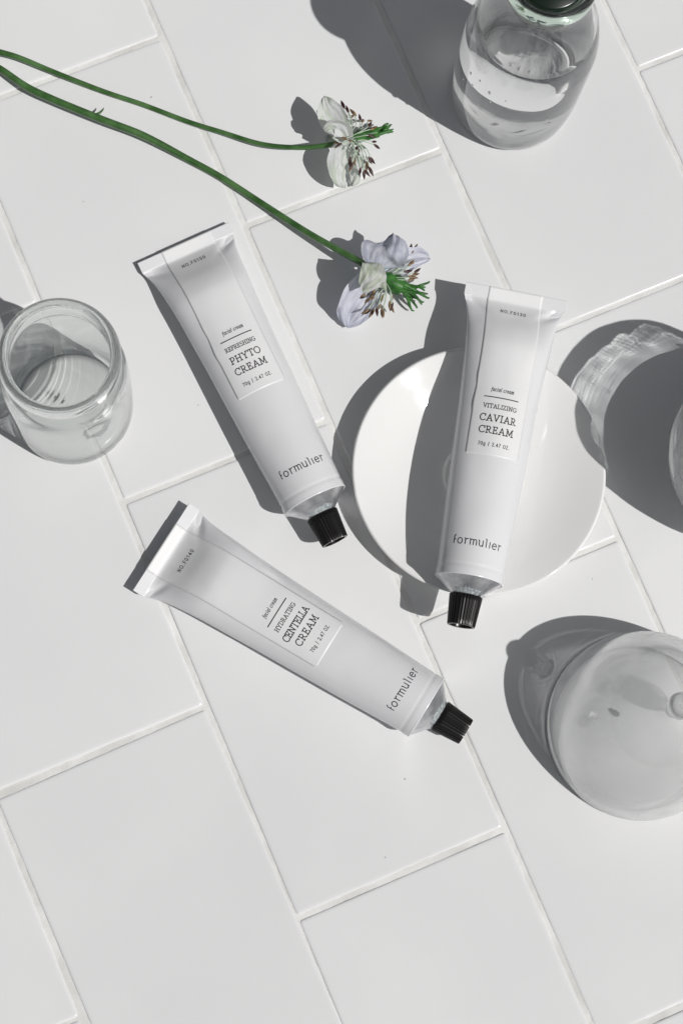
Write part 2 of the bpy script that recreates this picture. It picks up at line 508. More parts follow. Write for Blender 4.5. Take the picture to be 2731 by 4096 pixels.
LOGO = {
 'f': (.62, [arc(.48, .98, .28, .30, 100, 180, 6) + [(.20, .02)], [(.20, .58), (.44, .62)]]),
 'o': (1.02, [arc(.46, .42, .42, .44, 0, 360, 28)]),
 'r': (.66, [[(.04, .88), (.18, .80), (.18, 0)], arc(.50, .50, .32, .34, 180, 70, 8)]),
 'm': (1.30, [[(.02, .88), (.16, .80), (.16, 0)], arc(.42, .56, .26, .28, 180, 0) + [(.68, 0)], arc(.94, .56, .26, .28, 180, 0) + [(1.20, 0)]]),
 'u': (.98, [[(.0, .88), (.14, .80), (.14, .38)] + arc(.46, .34, .32, .36, 180, 360) + [(.78, .86)], [(.78, .4), (.78, 0)]]),
 'l': (.46, [[(.02, 1.24), (.18, 1.16), (.18, 0)]]),
 'i': (.38, [[(.14, .86), (.14, 0)]]),
 'e': (.98, [[(.04, .46), (.84, .46)] + arc(.44, .42, .40, .44, 6, 315, 22)]),
}
def layout(txt, font, target_w, track=0.0):
    x = 0; pls = []
    for ch in txt:
        adv, gl = font[ch]
        for pl in gl: pls.append([(px + x, py) for px, py in pl])
        x += adv + track
    x -= track
    return pls, x

def stroke_mesh(pls, wd, surf, maxseg=0.45):
    """pls in mm; wd stroke width in mm; surf(x,y) -> 3D"""
    verts, faces = [], []
    for pl in pls:
        pts = [pl[0]]
        for q in pl[1:]:
            p = pts[-1]; d = math.dist(p, q)
            if d < 1e-5: continue
            k = max(1, int(math.ceil(d / maxseg)))
            for i in range(1, k + 1): pts.append((p[0] + (q[0] - p[0]) * i / k, p[1] + (q[1] - p[1]) * i / k))
        if len(pts) < 2: continue
        closed = math.dist(pts[0], pts[-1]) < 1e-4
        base = len(verts)
        m = len(pts)
        for i, p in enumerate(pts):
            a = pts[i - 1] if i > 0 else (pts[-2] if closed else None)
            b = pts[i + 1] if i < m - 1 else (pts[1] if closed else None)
            def dirn(p, q):
                L = math.dist(p, q); return ((q[0] - p[0]) / L, (q[1] - p[1]) / L)
            d1 = dirn(a, p) if a else None; d2 = dirn(p, b) if b else None
            if d1 is None: d1 = d2
            if d2 is None: d2 = d1
            n1 = (-d1[1], d1[0]); n2 = (-d2[1], d2[0])
            nx_, ny_ = n1[0] + n2[0], n1[1] + n2[1]
            L = math.hypot(nx_, ny_)
            if L < 0.3: nx_, ny_, sc_ = n1[0], n1[1], 1.0
            else:
                nx_, ny_ = nx_ / L, ny_ / L
                sc_ = min(1.0 / max(nx_ * n1[0] + ny_ * n1[1], .45), 1.8)
            ex = ey = 0
            if not closed and i == 0: ex, ey = -d1[0] * wd * .45, -d1[1] * wd * .45
            if not closed and i == m - 1: ex, ey = d2[0] * wd * .45, d2[1] * wd * .45
            h = wd / 2 * sc_
            verts.append(surf(p[0] + nx_ * h + ex, p[1] + ny_ * h + ey))
            verts.append(surf(p[0] - nx_ * h + ex, p[1] - ny_ * h + ey))
        for i in range(m - 1):
            a = base + 2 * i
            faces.append((a + 1, a + 3, a + 2, a))
    return verts, faces

# ------------------------------------------------------------------ cream tubes
R0 = 15.0
PERIM = 2 * PI * R0
A_TAB = [(0, 23.3), (5.5, 23.3), (8, 22.3), (12, 21.2), (20, 20.1), (35, 18.9), (60, 17.7), (85, 16.9), (105, 16.2), (125, 15.3), (134, 15.0), (200, 15.0)]
def a_of(s):
    for (s0, a0), (s1, a1) in zip(A_TAB[:-1], A_TAB[1:]):
        if s <= s1:
            t = (s - s0) / (s1 - s0); t = max(0, t)
            return a0 + (a1 - a0) * t
    return 15.0
def solve_b(a):
    lo, hi = 0.0, 15.2
    for _ in range(40):
        b = (lo + hi) / 2
        p = PI * (3 * (a + b) - math.sqrt((3 * a + b) * (a + 3 * b)))
        if p < PERIM: lo = b
        else: hi = b
    return b
NS = 140
def build_tube(label, tail, shoulder, ztail, zbase, words, frac, seed, tubelabel_off=0.0, rough_left=True):
    """tail, shoulder: survey points; ztail: extra height of the crimp; zbase: height the body rests at (mm)"""
    rr = random.Random(seed)
    zs = zbase + R0
    P0 = at(*tail, (zbase + ztail) * MM); P1 = at(*shoulder, zs * MM)
    ax = (P1 - P0); ax.z = 0
    L = ax.length / MM; ax.normalize()
    side = Vector((-ax.y, ax.x, 0)); up = Vector((0, 0, 1))
    root = thing('cream_tube', label, 'cream tube', (P0.x, P0.y, 0), 'aluminium cream tubes lying on the tiles')
    O = Vector((0, 0, 0))
    # tables of section half-sizes along the tube
    S_ = [L * i / NS for i in range(NS + 1)]
    aa, bb = [], []
    for s in S_:
        t = s * 134 / (L - 4)
        a = a_of(t)
        b = solve_b(a)
        k = min(max((s - 5.0) / 26.0, 0), 1); k = 1 - (1 - k) ** 1.7
        b = 0.55 + (b - 0.55) * k if s > 5.0 else 0.55
        aa.append(a); bb.append(b)
    for _ in range(3):
        for arr in (aa, bb):
            c = arr[:]
            for i in range(8, NS): arr[i] = (c[i - 1] + 2 * c[i] + c[i + 1]) / 4
    def ab(s):
        f = min(max(s / L, 0), 1) * NS; i = min(int(f), NS - 1); f -= i
        return aa[i] * (1 - f) + aa[i + 1] * f, bb[i] * (1 - f) + bb[i + 1] * f
    def zc(s):
        a, b = ab(s)
        k = max(0, 1 - s / 55.0)
        return zbase + b + ztail * k * k
    def dent(s, x, a, topside):
        q = abs(x) / a
        lr = 1.0 if x > 0 else .65
        ang = (s - 6.2) - (1 - q) * 14
        d = -2.0 * lr * math.exp(-(ang / 2.2) ** 2) * math.exp(-((q - .80) / .20) ** 2) if 5.4 < s < 22 else 0
        d += -0.9 * math.exp(-((s - 14) / 6) ** 2) * math.exp(-(x / 9) ** 2) * 0.6 if s > 5.4 else 0
        d += (0.36 * noise.noise(Vector((s * .035, x * .09, seed * 3.1))) + 0.12 * noise.noise(Vector((s * .11, x * .16, seed * 5.7 + 2)))) * min(max((L - 8 - s) / 30, 0), 1) * min(max((s - 6) / 8, 0), 1)
        return d if topside else -d * .3
    # arc-length table of ellipse quarter, per s cached
    cache = {}
    def phi(a, b, c):
        key = (round(a, 2), round(b, 2))
        if key not in cache:
            N = 60; acc = [0.0]
            for i in range(N):
                t0 = PI / 2 * (i + .5) / N
                acc.append(acc[-1] + math.hypot(a * math.cos(t0), b * math.sin(t0)) * (PI / 2 / N))
            cache[key] = acc
        acc = cache[key]; N = 60; c_ = abs(c)
        lo, hi = 0, N
        if c_ >= acc[-1]: ph = PI / 2
        else:
            while hi - lo > 1:
                m = (lo + hi) // 2
                if acc[m] <= c_: lo = m
                else: hi = m
            ph = PI / 2 * (lo + (c_ - acc[lo]) / (acc[hi] - acc[lo])) / N
        return ph if c >= 0 else -ph
    def P(s, x, z): return O + (ax * s + side * x + up * z) * MM
    def surf(s, c, off):
        a, b = ab(s)
        ph = phi(a, b, c)
        x, z = a * math.sin(ph), b * math.cos(ph)
        n = Vector((math.sin(ph) / a, math.cos(ph) / b)); n.normalize()
        if s < 5.5: x, z, n = c, 0.75, Vector((0, 1))
        d = dent(s, x, a, True)
        return P(s, x + n.x * off, zc(s) + z + n.y * off + d)
    # body
    nr = 72
    verts, faces = [], []
    ss = [4.4] + [s for s in S_ if s >= 5.0 and s < L - 6] + [L - 6, L - 5.2, L - 4.7, L - 4.2, L - 3.6, L - 2.8, L - 1.2, L - 0.4, L + 0.1, L + 0.3, L + 0.1]
    rad = {L - 4.7: -.12, L - 4.2: -.12}
    for si, s in enumerate(ss):
        a, b = ab(min(s, L))
        if si >= len(ss) - 3:
            dd = (0.22, 0.0, -0.45)[si - len(ss) + 3]
        elif s in rad: dd = rad[s]
        elif s > L - 3: dd = 0.12
        else: dd = 0
        for k in range(nr):
            th = 2 * PI * k / nr
            x, z = (a + dd) * math.sin(th), (b + dd) * math.cos(th)
            z += dent(s, x, a, z > 0)
            verts.append(P(s, x, zc(min(s, L)) + z))
    for i in range(len(ss) - 1):
        for k in range(nr):
            k2 = (k + 1) % nr
            faces.append((i * nr + k, (i + 1) * nr + k, (i + 1) * nr + k2, i * nr + k2))
    body = mesh('body', verts, faces, PAINT, root)
    recv(body)
    # crimp: folded band
    cw, ch = 23.4, .78
    prof = [(-.0, -ch + .25), (0, ch - .25), (.25, ch), (5.1, ch), (5.45, ch - .3), (5.45, -ch + .3), (5.1, -ch), (.25, -ch)]
    verts, faces = [], []
    NX = 24
    for i in range(NX + 1):
        x = -cw + 2 * cw * i / NX
        bow = 0.35 * math.sin(i * .5 + seed) + .5 * (abs(x) / cw) ** 2 * (1 if seed % 2 else -.4)
        slant = .035 * x
        for (s, z) in prof: verts.append(P(s, x, zc(s) + z))
    m = len(prof)
    for i in range(NX):
        for k in range(m):
            k2 = (k + 1) % m
            faces.append((i * m + k, i * m + k2, (i + 1) * m + k2, (i + 1) * m + k))
    faces.append(tuple(range(m))); faces.append(tuple(NX * m + k for k in range(m - 1, -1, -1)))
    mesh('crimped_end', verts, faces, PAINT, root, smooth=False)
    # shoulder cone, neck
    def ringset(prof, mats, name, par, n=72, ribs=0, amp=0, rsel=None):
        verts, faces = [], []
        for j, (s, r) in enumerate(prof):
            for k in range(n):
                th = 2 * PI * k / n
                q = r + (amp * (1 if (k % 4) < 2 else -1) if (rsel and rsel[j]) else 0)
                verts.append(P(s, q * math.sin(th), zs + q * math.cos(th)))
        for j in range(len(prof) - 1):
            for k in range(n):
                k2 = (k + 1) % n
                faces.append((j * n + k, (j + 1) * n + k, (j + 1) * n + k2, j * n + k2))
        faces.append(tuple(j for j in range((len(prof) - 1) * n, len(prof) * n)))
        return mesh(name, verts, faces, mats, par)
    sh = ringset([(L - .1, 14.75), (L + .1, 14.5), (L + 5.9, 7.6), (L + 7.0, 6.5), (L + 7.6, 6.1), (L + 10, 6.0)], ALU, 'shoulder', root)
    recv(sh)
    # smudge of dried blue-grey residue where the cone meets the cap
    verts, faces = [], []
    n = 40
    for j, rj in enumerate((6.35, 7.4, 8.6)):
        for k in range(n + 1):
            th = math.radians(-48 + 90 * k / n) + rr.uniform(-.01, .01)
            q = rj + (0 if j == 0 else (rr.uniform(-.1, 1.0) * (1.5 - abs(k / n - .5) * 2.4) * (1 if j == 2 else .4)))
            q = max(q, 6.36 + .02 * j)
            s = L + .1 + (14.5 - q) * (5.8 / 6.9)
            if q < 7.6: s = L + 5.9 + (7.6 - q)
            verts.append(P(s + .05, q * math.sin(th) * 1.003, zs + q * math.cos(th) * 1.003))
    for j in range(2):
        for k in range(n):
            a = j * (n + 1) + k
            faces.append((a, a + 1, a + n + 2, a + n + 1))
    mesh('residue', verts, faces, SEAL, root)
    # cap
    c0 = L + 6.9
    cl = 13.8
    prof = [(c0, 5.8), (c0 + .1, 7.0), (c0 + .5, 7.25)] + [(c0 + .5 + (cl - .9) * i / 6, 7.25 - 1.15 * i / 6) for i in range(1, 7)] + [(c0 + cl, 5.95)]
    rs = [0, 1] + [1] * 7 + [1]
    cap = ringset(prof, CAPM, 'cap', root, n=128, ribs=32, amp=.17, rsel=rs)
    me = cap.data
    # open end: replace last face by the recess
    vv = [v.co.copy() for v in me.vertices]; ff = [tuple(p.vertices) for p in me.polygons][:-1]
    base = len(prof) * 128 - 128
    prof2 = [(c0 + cl, 5.05), (c0 + cl - 4.5, 4.9), (c0 + cl - 4.6, 0.02)]
    idx = len(vv)
    for (s, r) in prof2:
        for k in range(128):
            th = 2 * PI * k / 128
            vv.append(P(s, r * math.sin(th), zs + r * math.cos(th)))
    rim = []
    for k in range(128):
        k2 = (k + 1) % 128
        rim.append((base + k, idx + k, idx + k2, base + k2))
    for j in range(2):
        for k in range(128):
            k2 = (k + 1) % 128
            ff.append((idx + j * 128 + k, idx + (j + 1) * 128 + k, idx + (j + 1) * 128 + k2, idx + j * 128 + k2))
    bpy.data.objects.remove(cap)
    cap = mesh('cap', vv, ff, CAPM, root)
    rv = [vv[i] for i in range(base, base + 128)] + [vv[i] for i in range(idx, idx + 128)]
    rf = [(k, 128 + k, 128 + (k + 1) % 128, (k + 1) % 128) for k in range(128)]
    mesh('rim', rv, rf, CAPR, cap)
    # label
    hw = 12.6
    l1 = frac['end'] * L
    verts, faces = [], []
    NSl, NC = 110, 26
    for i in range(NSl + 1):
        s = -0.02 + l1 * i / NSl
        for j in range(NC + 1):
            c = -hw + 2 * hw * j / NC
            off = 0.07
            lift = 0
            e = (hw + c) / 2.6
            if e < 1:
                e2 = 1 - e
                wv = math.exp(-((s - 47) / 4) ** 2) * .20 + math.exp(-((s - 58) / 4) ** 2) * .18 + .012 + .02 * noise.noise(Vector((s * .15, seed, 0)))
                lift = e2 * e2 * wv * (1 if rough_left else .35)
                if rough_left: c += e2 * e2 * 0.35 * (math.exp(-((s - 50) / 3.5) ** 2) - .8 * math.exp(-((s - 60) / 3) ** 2))
            er = (l1 - s)
            cc = c
            if er < 1.5:   # rounded corners
                k = 1.5 - math.sqrt(max(1.5 ** 2 - (1.5 - er) ** 2, 0)); cc = max(min(c, hw - k), -hw + k)
            verts.append(surf(s, cc + tubelabel_off * max(0, 1 - s / 60), off + lift))
    for i in range(NSl):
        for j in range(NC):
            a = i * (NC + 1) + j
            faces.append((a, a + NC + 1, a + NC + 2, a + 1))
    lab = mesh('label', verts, faces, LABEL, root)
    recv(lab)
    sm = lab.modifiers.new('thickness', 'SOLIDIFY'); sm.thickness = 0.00003; sm.offset = -1
    # lettering
    def write(txt, font, key, width, height, stroke, par, track=0, off=0.15, name='lettering'):
        pls, tw = layout(txt, font, width, track)
        kx = width / tw
        s0 = frac[key] * L + height / 2
        def sfn(x, y): return surf(s0 - y, x, off)
        pl2 = [[((x * kx - width / 2), y * height) for x, y in pl] for pl in pls]
        v, f = stroke_mesh(pl2, stroke, sfn)
        return mesh(name, v, f, INK, par, smooth=False)
    write(words['no'], SANS, 'no', 11.8, 1.7, .27, lab, .30)
    write('facial cream', ITAL, 'facial', 10.2, 1.75, .235, lab, .20)
    v, f = stroke_mesh([[(-7.6, 0), (7.6, 0)]], .46, lambda x, y: surf(frac['line'] * L - y, x, .15))
    mesh('rule', v, f, INK, lab, smooth=False)
    write(words['a'], SLAB, 'a', words['wa'], 1.95, .28, lab, .10)
    write(words['b'], SLAB, 'b', words['wb'], 3.05, .42, lab, .14 if len(words['b']) < 8 else .04)
    write('CREAM', SLAB, 'c', 15.6, 3.05, .42, lab, .14)
    write('70g / 2.47 OZ.', SANS, 'g', 14.2, 1.55, .24, lab, .22)
    write('formulier', LOGO, 'logo', 23.0, 2.9, .42, body, .22, off=.05)
    return root

FR = dict(no=.082, facial=.378, line=.405, a=.436, b=.476, c=.517, g=.565, end=.603, logo=.893)
FR2 = dict(no=.094, facial=.411, line=.438, a=.468, b=.508, c=.549, g=.598, end=.637, logo=.906)
t1 = build_tube('white cream tube just left of the plate, reading PHYTO CREAM',
                (421, 558), (723, 1150), 3.0, 0.15, dict(no='NO.F0150', a='REFRESHING', wa=14.8, b='PHYTO', wb=14.8), FR, 1, tubelabel_off=1.2)
t2 = build_tube('white cream tube resting across the round plate, reading VITALIZING CAVIAR CREAM',
                (1185, 670), (1076, 1333), 5.0, 14.4, dict(no='NO.F0130', a='VITALIZING', wa=15.0, b='CAVIAR', wb=16.4), FR, 2)
t3 = build_tube('white cream tube nearest the bottom of the picture, reading HYDRATING CENTELLA CREAM',
                (370, 1256), (978, 1625), 7.0, 0.15, dict(no='NO.F0140', a='HYDRATING', wa=15.0, b='CENTELLA', wb=18.4), FR2, 3, rough_left=False)

# ------------------------------------------------------------------ plate
pc = at(1100, 1081, .0138)
prof = [(0, 1.9), (12.6, 1.9), (14.4, 2.1), (15.3, 3.0), (16.6, 3.5), (24, 4.2), (34, 6.6), (43, 9.8), (50, 12.6), (55.5, 14.7), (56.9, 15.1), (57.5, 14.7), (57.2, 13.9),
        (50, 10.9), (43, 7.9), (34, 4.6), (30, 3.0), (29, .3), (27.5, .3), (26.5, 1.0), (0, 1.0)]
v, f = lathe(round_profile(prof, 4), 160)
plate = mesh('plate', v, f, PORC)
plate.location = (pc.x, pc.y, 0)
tag(plate, 'round white porcelain plate under the caviar cream tube', 'plate')
recv(plate)

# ------------------------------------------------------------------ glass jar (left)
jc = at(167, 937)
def wob(amp, seed, f1=3, f2=.05):
    return lambda a, z, r: amp * noise.noise(Vector((math.cos(a) * f1, math.sin(a) * f1 + seed, z * f2)))
wall = [(25.6, .3), (26.8, 1.5), (27.6, 5), (27.9, 12), (28, 32), (27.9, 56), (27, 67), (24.6, 74), (23.6, 77.5), (23.6, 80), (25.0, 81.6), (25.9, 84.5), (26.0, 88), (25.3, 91), (24.0, 92.7), (22.9, 92.9),
        (21.8, 92), (21.3, 90), (21.2, 86), (21.4, 79), (22.8, 74), (25.1, 67), (26.1, 56), (26.2, 32), (26.0, 12), (25.3, 5), (24.5, 1.5), (24.7, .3), (25.6, .3)]
v, f = lathe(round_profile(wall, 4), 144, wob(.16, 3, 2.0, .03))
jar = thing('glass_jar', 'empty open clear glass jar at the left edge, thick rolled rim', 'jar', (jc.x, jc.y, 0))
jw = mesh('glass_wall', v, f, GLASS_J, jar); cast(jw)
v, f = lathe([(0, 1.3), (14, 1.2), (20, .5), (23.6, .9), (24.4, 3.4), (21, 3.9), (12, 4.3), (0, 4.5)], 96)
jb = mesh('base', v, f, BRIGHT_BASE, jar); recv(jb)

# ------------------------------------------------------------------ water bottle (top right)
bc = at(1172, 222)
bo = thing('water_bottle', 'clear glass bottle half full of water at the top right', 'bottle', (bc.x, bc.y, 0))
wall = [(26.0, .4), (27.6, 2.5), (28.8, 8), (29.6, 18), (30, 30), (30, 66), (29.3, 77), (27.2, 88), (23.6, 98), (19.6, 107), (17.2, 114), (16.6, 119), (18.2, 121), (19.6, 124.5), (19.7, 129), (18.2, 132),
        (16.4, 132.3), (15.0, 130.5), (14.5, 124), (14.6, 117), (15.4, 112), (17.8, 105.5), (21.6, 97), (25.0, 87.4), (27.1, 77), (27.8, 66), (27.8, 30), (27.5, 18), (26.6, 8), (25.6, 2.5), (25.2, .4), (26.0, .4)]
P_ = round_profile(wall, 4)
WLEV = 86.6
kw = max(i for i in range(40, len(P_)) if P_[i][1] > WLEV)          # inner wall, last point above the water line
P_g = P_[:kw + 1] + [(P_[kw + 1][0], WLEV)]                          # glass meets air
P_w = [(P_[kw + 1][0], WLEV)] + P_[kw + 1:]                          # glass meets water
wb = wob(.15, 9, 2.0, .03)
v, f = lathe(P_g, 144, wb)
g = mesh('glass_wall', v, f, [GLASS_B, GLASS_G], bo); cast(g)
for p in g.data.polygons:
    if p.center.z > .119: p.material_index = 1
v, f = lathe([(0, 1.3), (14, 1.2), (20, .5), (24.2, .9), (25.0, 4.4), (23, 6.0), (12, 6.3), (0, 6.4)], 96)
bb_ = mesh('base', v, f, BRIGHT_BASE, bo); recv(bb_)
mouth_fill_ = [(0, 116), (13.0, 116), (13.9, 120), (14.2, 127), (14.3, 131.6), (13.4, 132.2), (0, 132.4)]
v, f = lathe(mouth_fill_, 72)
s_ = mesh('dark_mouth_fill', v, f, MOUTH_DARK, bo)  # added plug, coloured as the dark reflection in the open mouth
v, f = lathe(P_w, 144, wb)
rw = P_w[0][0]
v2, f2 = lathe([(rw, WLEV), (rw - .35, WLEV - .35), (rw - 1.0, WLEV - .62), (rw - 2.2, WLEV - .8), (20, 85.75), (12, 85.72), (5, 85.7), (0, 85.7)], 144,
               lambda a, z, r: wb(a, z, r) * (1 if r > 27 else 0))
nv_, nf_ = len(v), len(f)
v += [(x, y, z + .00010 * noise.noise(Vector((x * 60, y * 60, 3))) * (1 if math.hypot(x, y) < .026 else 0)) for x, y, z in v2]; f += [tuple(i + nv_ for i in q) for q in f2]
wt = mesh('water', v, f, [WATER_GLASS, WATER])
for p in wt.data.polygons:
    if p.index >= nf_: p.material_index = 1
wt.location = (bc.x, bc.y, 0)
tag(wt, 'still clear water inside the glass bottle', 'water'); cast(wt)
# drops clinging to the inside of the wall
rdp = random.Random(4)
for (az, z, r_) in [(-152, 62, 1.1), (-146, 55, .8), (-128, 63, 1.3), (-124, 56, .8), (-140, 66, .9), (-70, 45, 1.2), (-66, 38, .9), (-112, 64, .6), (-158, 48, .7)]:
    a = math.radians(az); R1 = 30.0 if z < 68 else 30.0 - (z - 68) * .12
    v, f = lathe([(0, -1.25), (.55, -1.0), (.95, -.35), (1.0, .1), (.7, .7), (.3, 1.1), (0, 1.3)], 14)
    v = [(x * r_, y * r_, q * r_ * 1.25) for x, y, q in v]
    o = mesh('water_drop', v, f, WATER, bo)
    o.location = (R1 * MM * math.cos(a), R1 * MM * math.sin(a), z * MM)
    o.scale = (.6, .6, 1)

# ------------------------------------------------------------------ glass cloche (right)
dc = at(1467, 1670)
def ell(R, H, z0, n=16, a0=0, a1=90):
    return [(R * math.cos(math.radians(a0 + (a1 - a0) * k / n)), z0 + H * math.sin(math.radians(a0 + (a1 - a0) * k / n))) for k in range(n + 1)]
outer = [(41.4, .2), (42.2, 1.0)] + ell(42.3, 70, 2, 40, 2, 85.5)
knob = [(2.9, 74.5), (2.5, 77.5), (2.9, 80.0), (4.4, 82.2), (5.6, 85), (5.7, 88), (4.6, 91.0), (2.6, 92.6), (0, 93.0)]
inner = ell(37.6, 65, 1, 44, 90, 2) + [(37.8, .8), (38.8, .2)]
pr_ = outer + knob
v1, f1 = lathe(round_profile(pr_, 3), 144)
# closed shell: outer from rim to the top, inner from top to the rim, foot ring between
full = round_profile(outer + knob, 3)
inn = [(r if r > 1e-4 else 0, z) for r, z in inner]
v, f = lathe(full, 288, None)
v2, f2 = lathe(inn, 288, None)
k = len(v)
v = v + v2; f = f + [tuple(i + k for i in q) for q in f2]
last = len(v) - 288
for i in range(288):
    i2 = (i + 1) % 288
    f.append((last + i, last + i2, i2, i))
dome = mesh('glass_cloche', v, f, FROST)
dome.location = (dc.x, dc.y, 0)
tag(dome, 'fogged glass cloche with a ball knob at the right edge', 'cloche')
dome.scale = (1, 1, 1.04)
cast(dome); recv(dome)

# ------------------------------------------------------------------ tumbler (mostly off the right edge)
tc_ = at(1716, 1080)
outer = [(0, 3.0), (18, 2.4), (27, .3), (31, 1.0), (35.5, 6), (40, 16), (43.2, 30), (44, 45), (43.2, 62), (41.2, 82), (40.6, 84.4)]
inner = [(39.4, 84.8), (38.8, 83), (40.4, 62), (41.0, 45), (40.0, 30), (36.4, 18), (29, 11), (16, 8), (0, 7.4)]
def wt_(a, z, r):
    k = max(0, min(1, (z - 1) / 8))
    t = max(0, min(1, (z - 48) / 14))
    return k * (.26 * noise.noise(Vector((math.cos(a) * 4.5, math.sin(a) * 4.5, z * .03))) + .22 * noise.noise(Vector((math.cos(a) * 2 + 4, math.sin(a) * 2, z * .05)))
                + .22 * t * noise.noise(Vector((math.cos(a) * 5.5, math.sin(a) * 5.5 + 3, z * .08))))
P_ = round_profile(outer + inner, 4)
n_o = 4 * len(outer)
TLEV = 43.0
kw = max(i for i in range(n_o, len(P_)) if P_[i][1] > TLEV)
P_g = P_[:kw + 1] + [(P_[kw + 1][0], TLEV)]
P_w = [(P_[kw + 1][0], TLEV)] + P_[kw + 1:]
v, f = lathe(P_g, 200, wt_)
tum = thing('glass_tumbler', 'round clear glass tumbler cut by the right edge beside the plate', 'tumbler', (tc_.x, tc_.y, 0))
tw_ = mesh('glass_wall', v, f, GLASS_T, tum); cast(tw_)
v, f = lathe(round_profile([(0, 8.5), (15, 9.0), (27.6, 12.4), (33.6, 18.6), (36.6, 25), (36.2, 25.2), (33.0, 19.4), (27, 13.0), (15, 9.6), (0, 9.1)], 3), 120, lambda a, z, r: .5 * noise.noise(Vector((a * 9, z * .2, 1))) * (1 if r > 5 else 0))
tb_ = mesh('base', v, f, BRIGHT_BASE, tum); recv(tb_)  # added whitened bowl inside the water, there to catch light and look bright
v, f = lathe(P_w, 200, wt_)
rw = P_w[0][0]
v2, f2 = lathe([(rw, TLEV), (rw - .4, TLEV - .4), (rw - 1.1, TLEV - .65), (rw - 2.4, TLEV - .85), (30, TLEV - .9), (15, TLEV - .92), (0, TLEV - .92)], 200, lambda a, z, r: wt_(a, z, r) * (1 if r > rw - 3 else 0))
nv_, nf_ = len(v), len(f)
wt2 = mesh('water', v + v2, f + [tuple(i + nv_ for i in q) for q in f2], [WATER_GLASS, WATER])
for p in wt2.data.polygons:
    if p.index >= nf_: p.material_index = 1
wt2.location = (tc_.x, tc_.y, 0)
tag(wt2, 'clear water in the tumbler cut by the right edge', 'water'); cast(wt2)

# ------------------------------------------------------------------ flowers
def I(x, y, z): return at(x, y, z * MM)
def stem(root, pts, rad, nm='stem'):
    P = smoothpath([I(*p) - root.location for p in pts], 6)
    n = len(P)
    R_ = []
    for i in range(n):
        t = i / (n - 1) * (len(rad) - 1); k = min(int(t), len(rad) - 2); t -= k
        R_.append((rad[k] * (1 - t) + rad[k + 1] * t) * MM)
    v, f = tube_mesh(P, R_, 12)
    # shallow ridges along the stem
    vv = []
    for i, p in enumerate(P):
        for k in range(12):
            q = v[i * 12 + k]
            vv.append(p + (q - p) * (1.0 + (.07 if k % 2 else -.06)))
    v = vv
    return mesh(nm, v, f, STEM, root)
def petal(root, base, mid, tip, width, wdir, m, seed, cup=.25, ruffle=1.0, point=.8, nu=15, nv=22):
    """leaf-shaped sheet along base-mid-tip; wdir: survey-space direction (dx,dy,dz) of the blade's width; width in mm"""
    B, M, T = (I(*base) - root.location, I(*mid) - root.location, I(*tip) - root.location)
    wd = (I(mid[0] + wdir[0], mid[1] + wdir[1], mid[2] + wdir[2]) - I(*mid)).normalized()
    verts, faces = [], []
    for j in range(nv + 1):
        t = j / nv
        c = (1 - t) ** 2 * B + 2 * t * (1 - t) * (M * 2 - (B + T) * .5) + t * t * T
        tan = (2 * (1 - t) * ((M * 2 - (B + T) * .5) - B) + 2 * t * (T - (M * 2 - (B + T) * .5))).normalized()
        side = (wd - tan * wd.dot(tan)).normalized()
        nor = side.cross(tan)
        prof = (math.sin(PI * min(t ** .85, 1)) ** point) if 0 < t < 1 else 0
        prof = max(prof, .12 * (1 - t)) 
        for i in range(nu + 1):
            u = -1 + 2 * i / nu
            q = c + side * (u * prof * width / 2 * MM * (1 + .10 * noise.noise(Vector((t * 4, seed, u)))))
            h = cup * width * (u * u) * prof - ruffle * 1.6 * noise.noise(Vector((u * 1.6 + seed * 7, t * 3.2, seed))) * min(t * 2, 1) \
                + ruffle * .42 * math.sin(u * 11 + 5 * noise.noise(Vector((t * 3, seed, u)))) * t + ruffle * .5 * noise.noise(Vector((u * 4, t * 7 + seed, 3))) * t
            q = q + nor * (h * MM)
            q.z = max(q.z, .0004)
            verts.append(q)
    for j in range(nv):
        for i in range(nu):
            a = j * (nu + 1) + i
            faces.append((a, a + 1, a + nu + 2, a + nu + 1))
    o = mesh('petal', verts, faces, m, root)
    uvl = o.data.uv_layers.new(name='UVMap')
    for lp in o.data.loops:
        j, i = divmod(lp.vertex_index, nu + 1)
        uvl.data[lp.index].uv = (i / nu + seed * .37, j / nv + seed * .13)
    return o
def anther_mesh(nm, m):
    prof = [(0, -1.25), (.18, -1.1), (.38, -.6), (.44, 0), (.38, .55), (.2, 1.05), (0, 1.5)]
    v, f = lathe(prof, 8)
    v = [(x * (1.15), y * .8, z) for x, y, z in v]
    me = bpy.data.meshes.new(nm); me.from_pydata(v, [], f); me.update(); me.materials.append(m)
    me.polygons.foreach_set('use_smooth', [True] * len(me.polygons))
    return me
AM_D = anther_mesh('anther', ANTH_D); AM_B = anther_mesh('anther', ANTH_B)
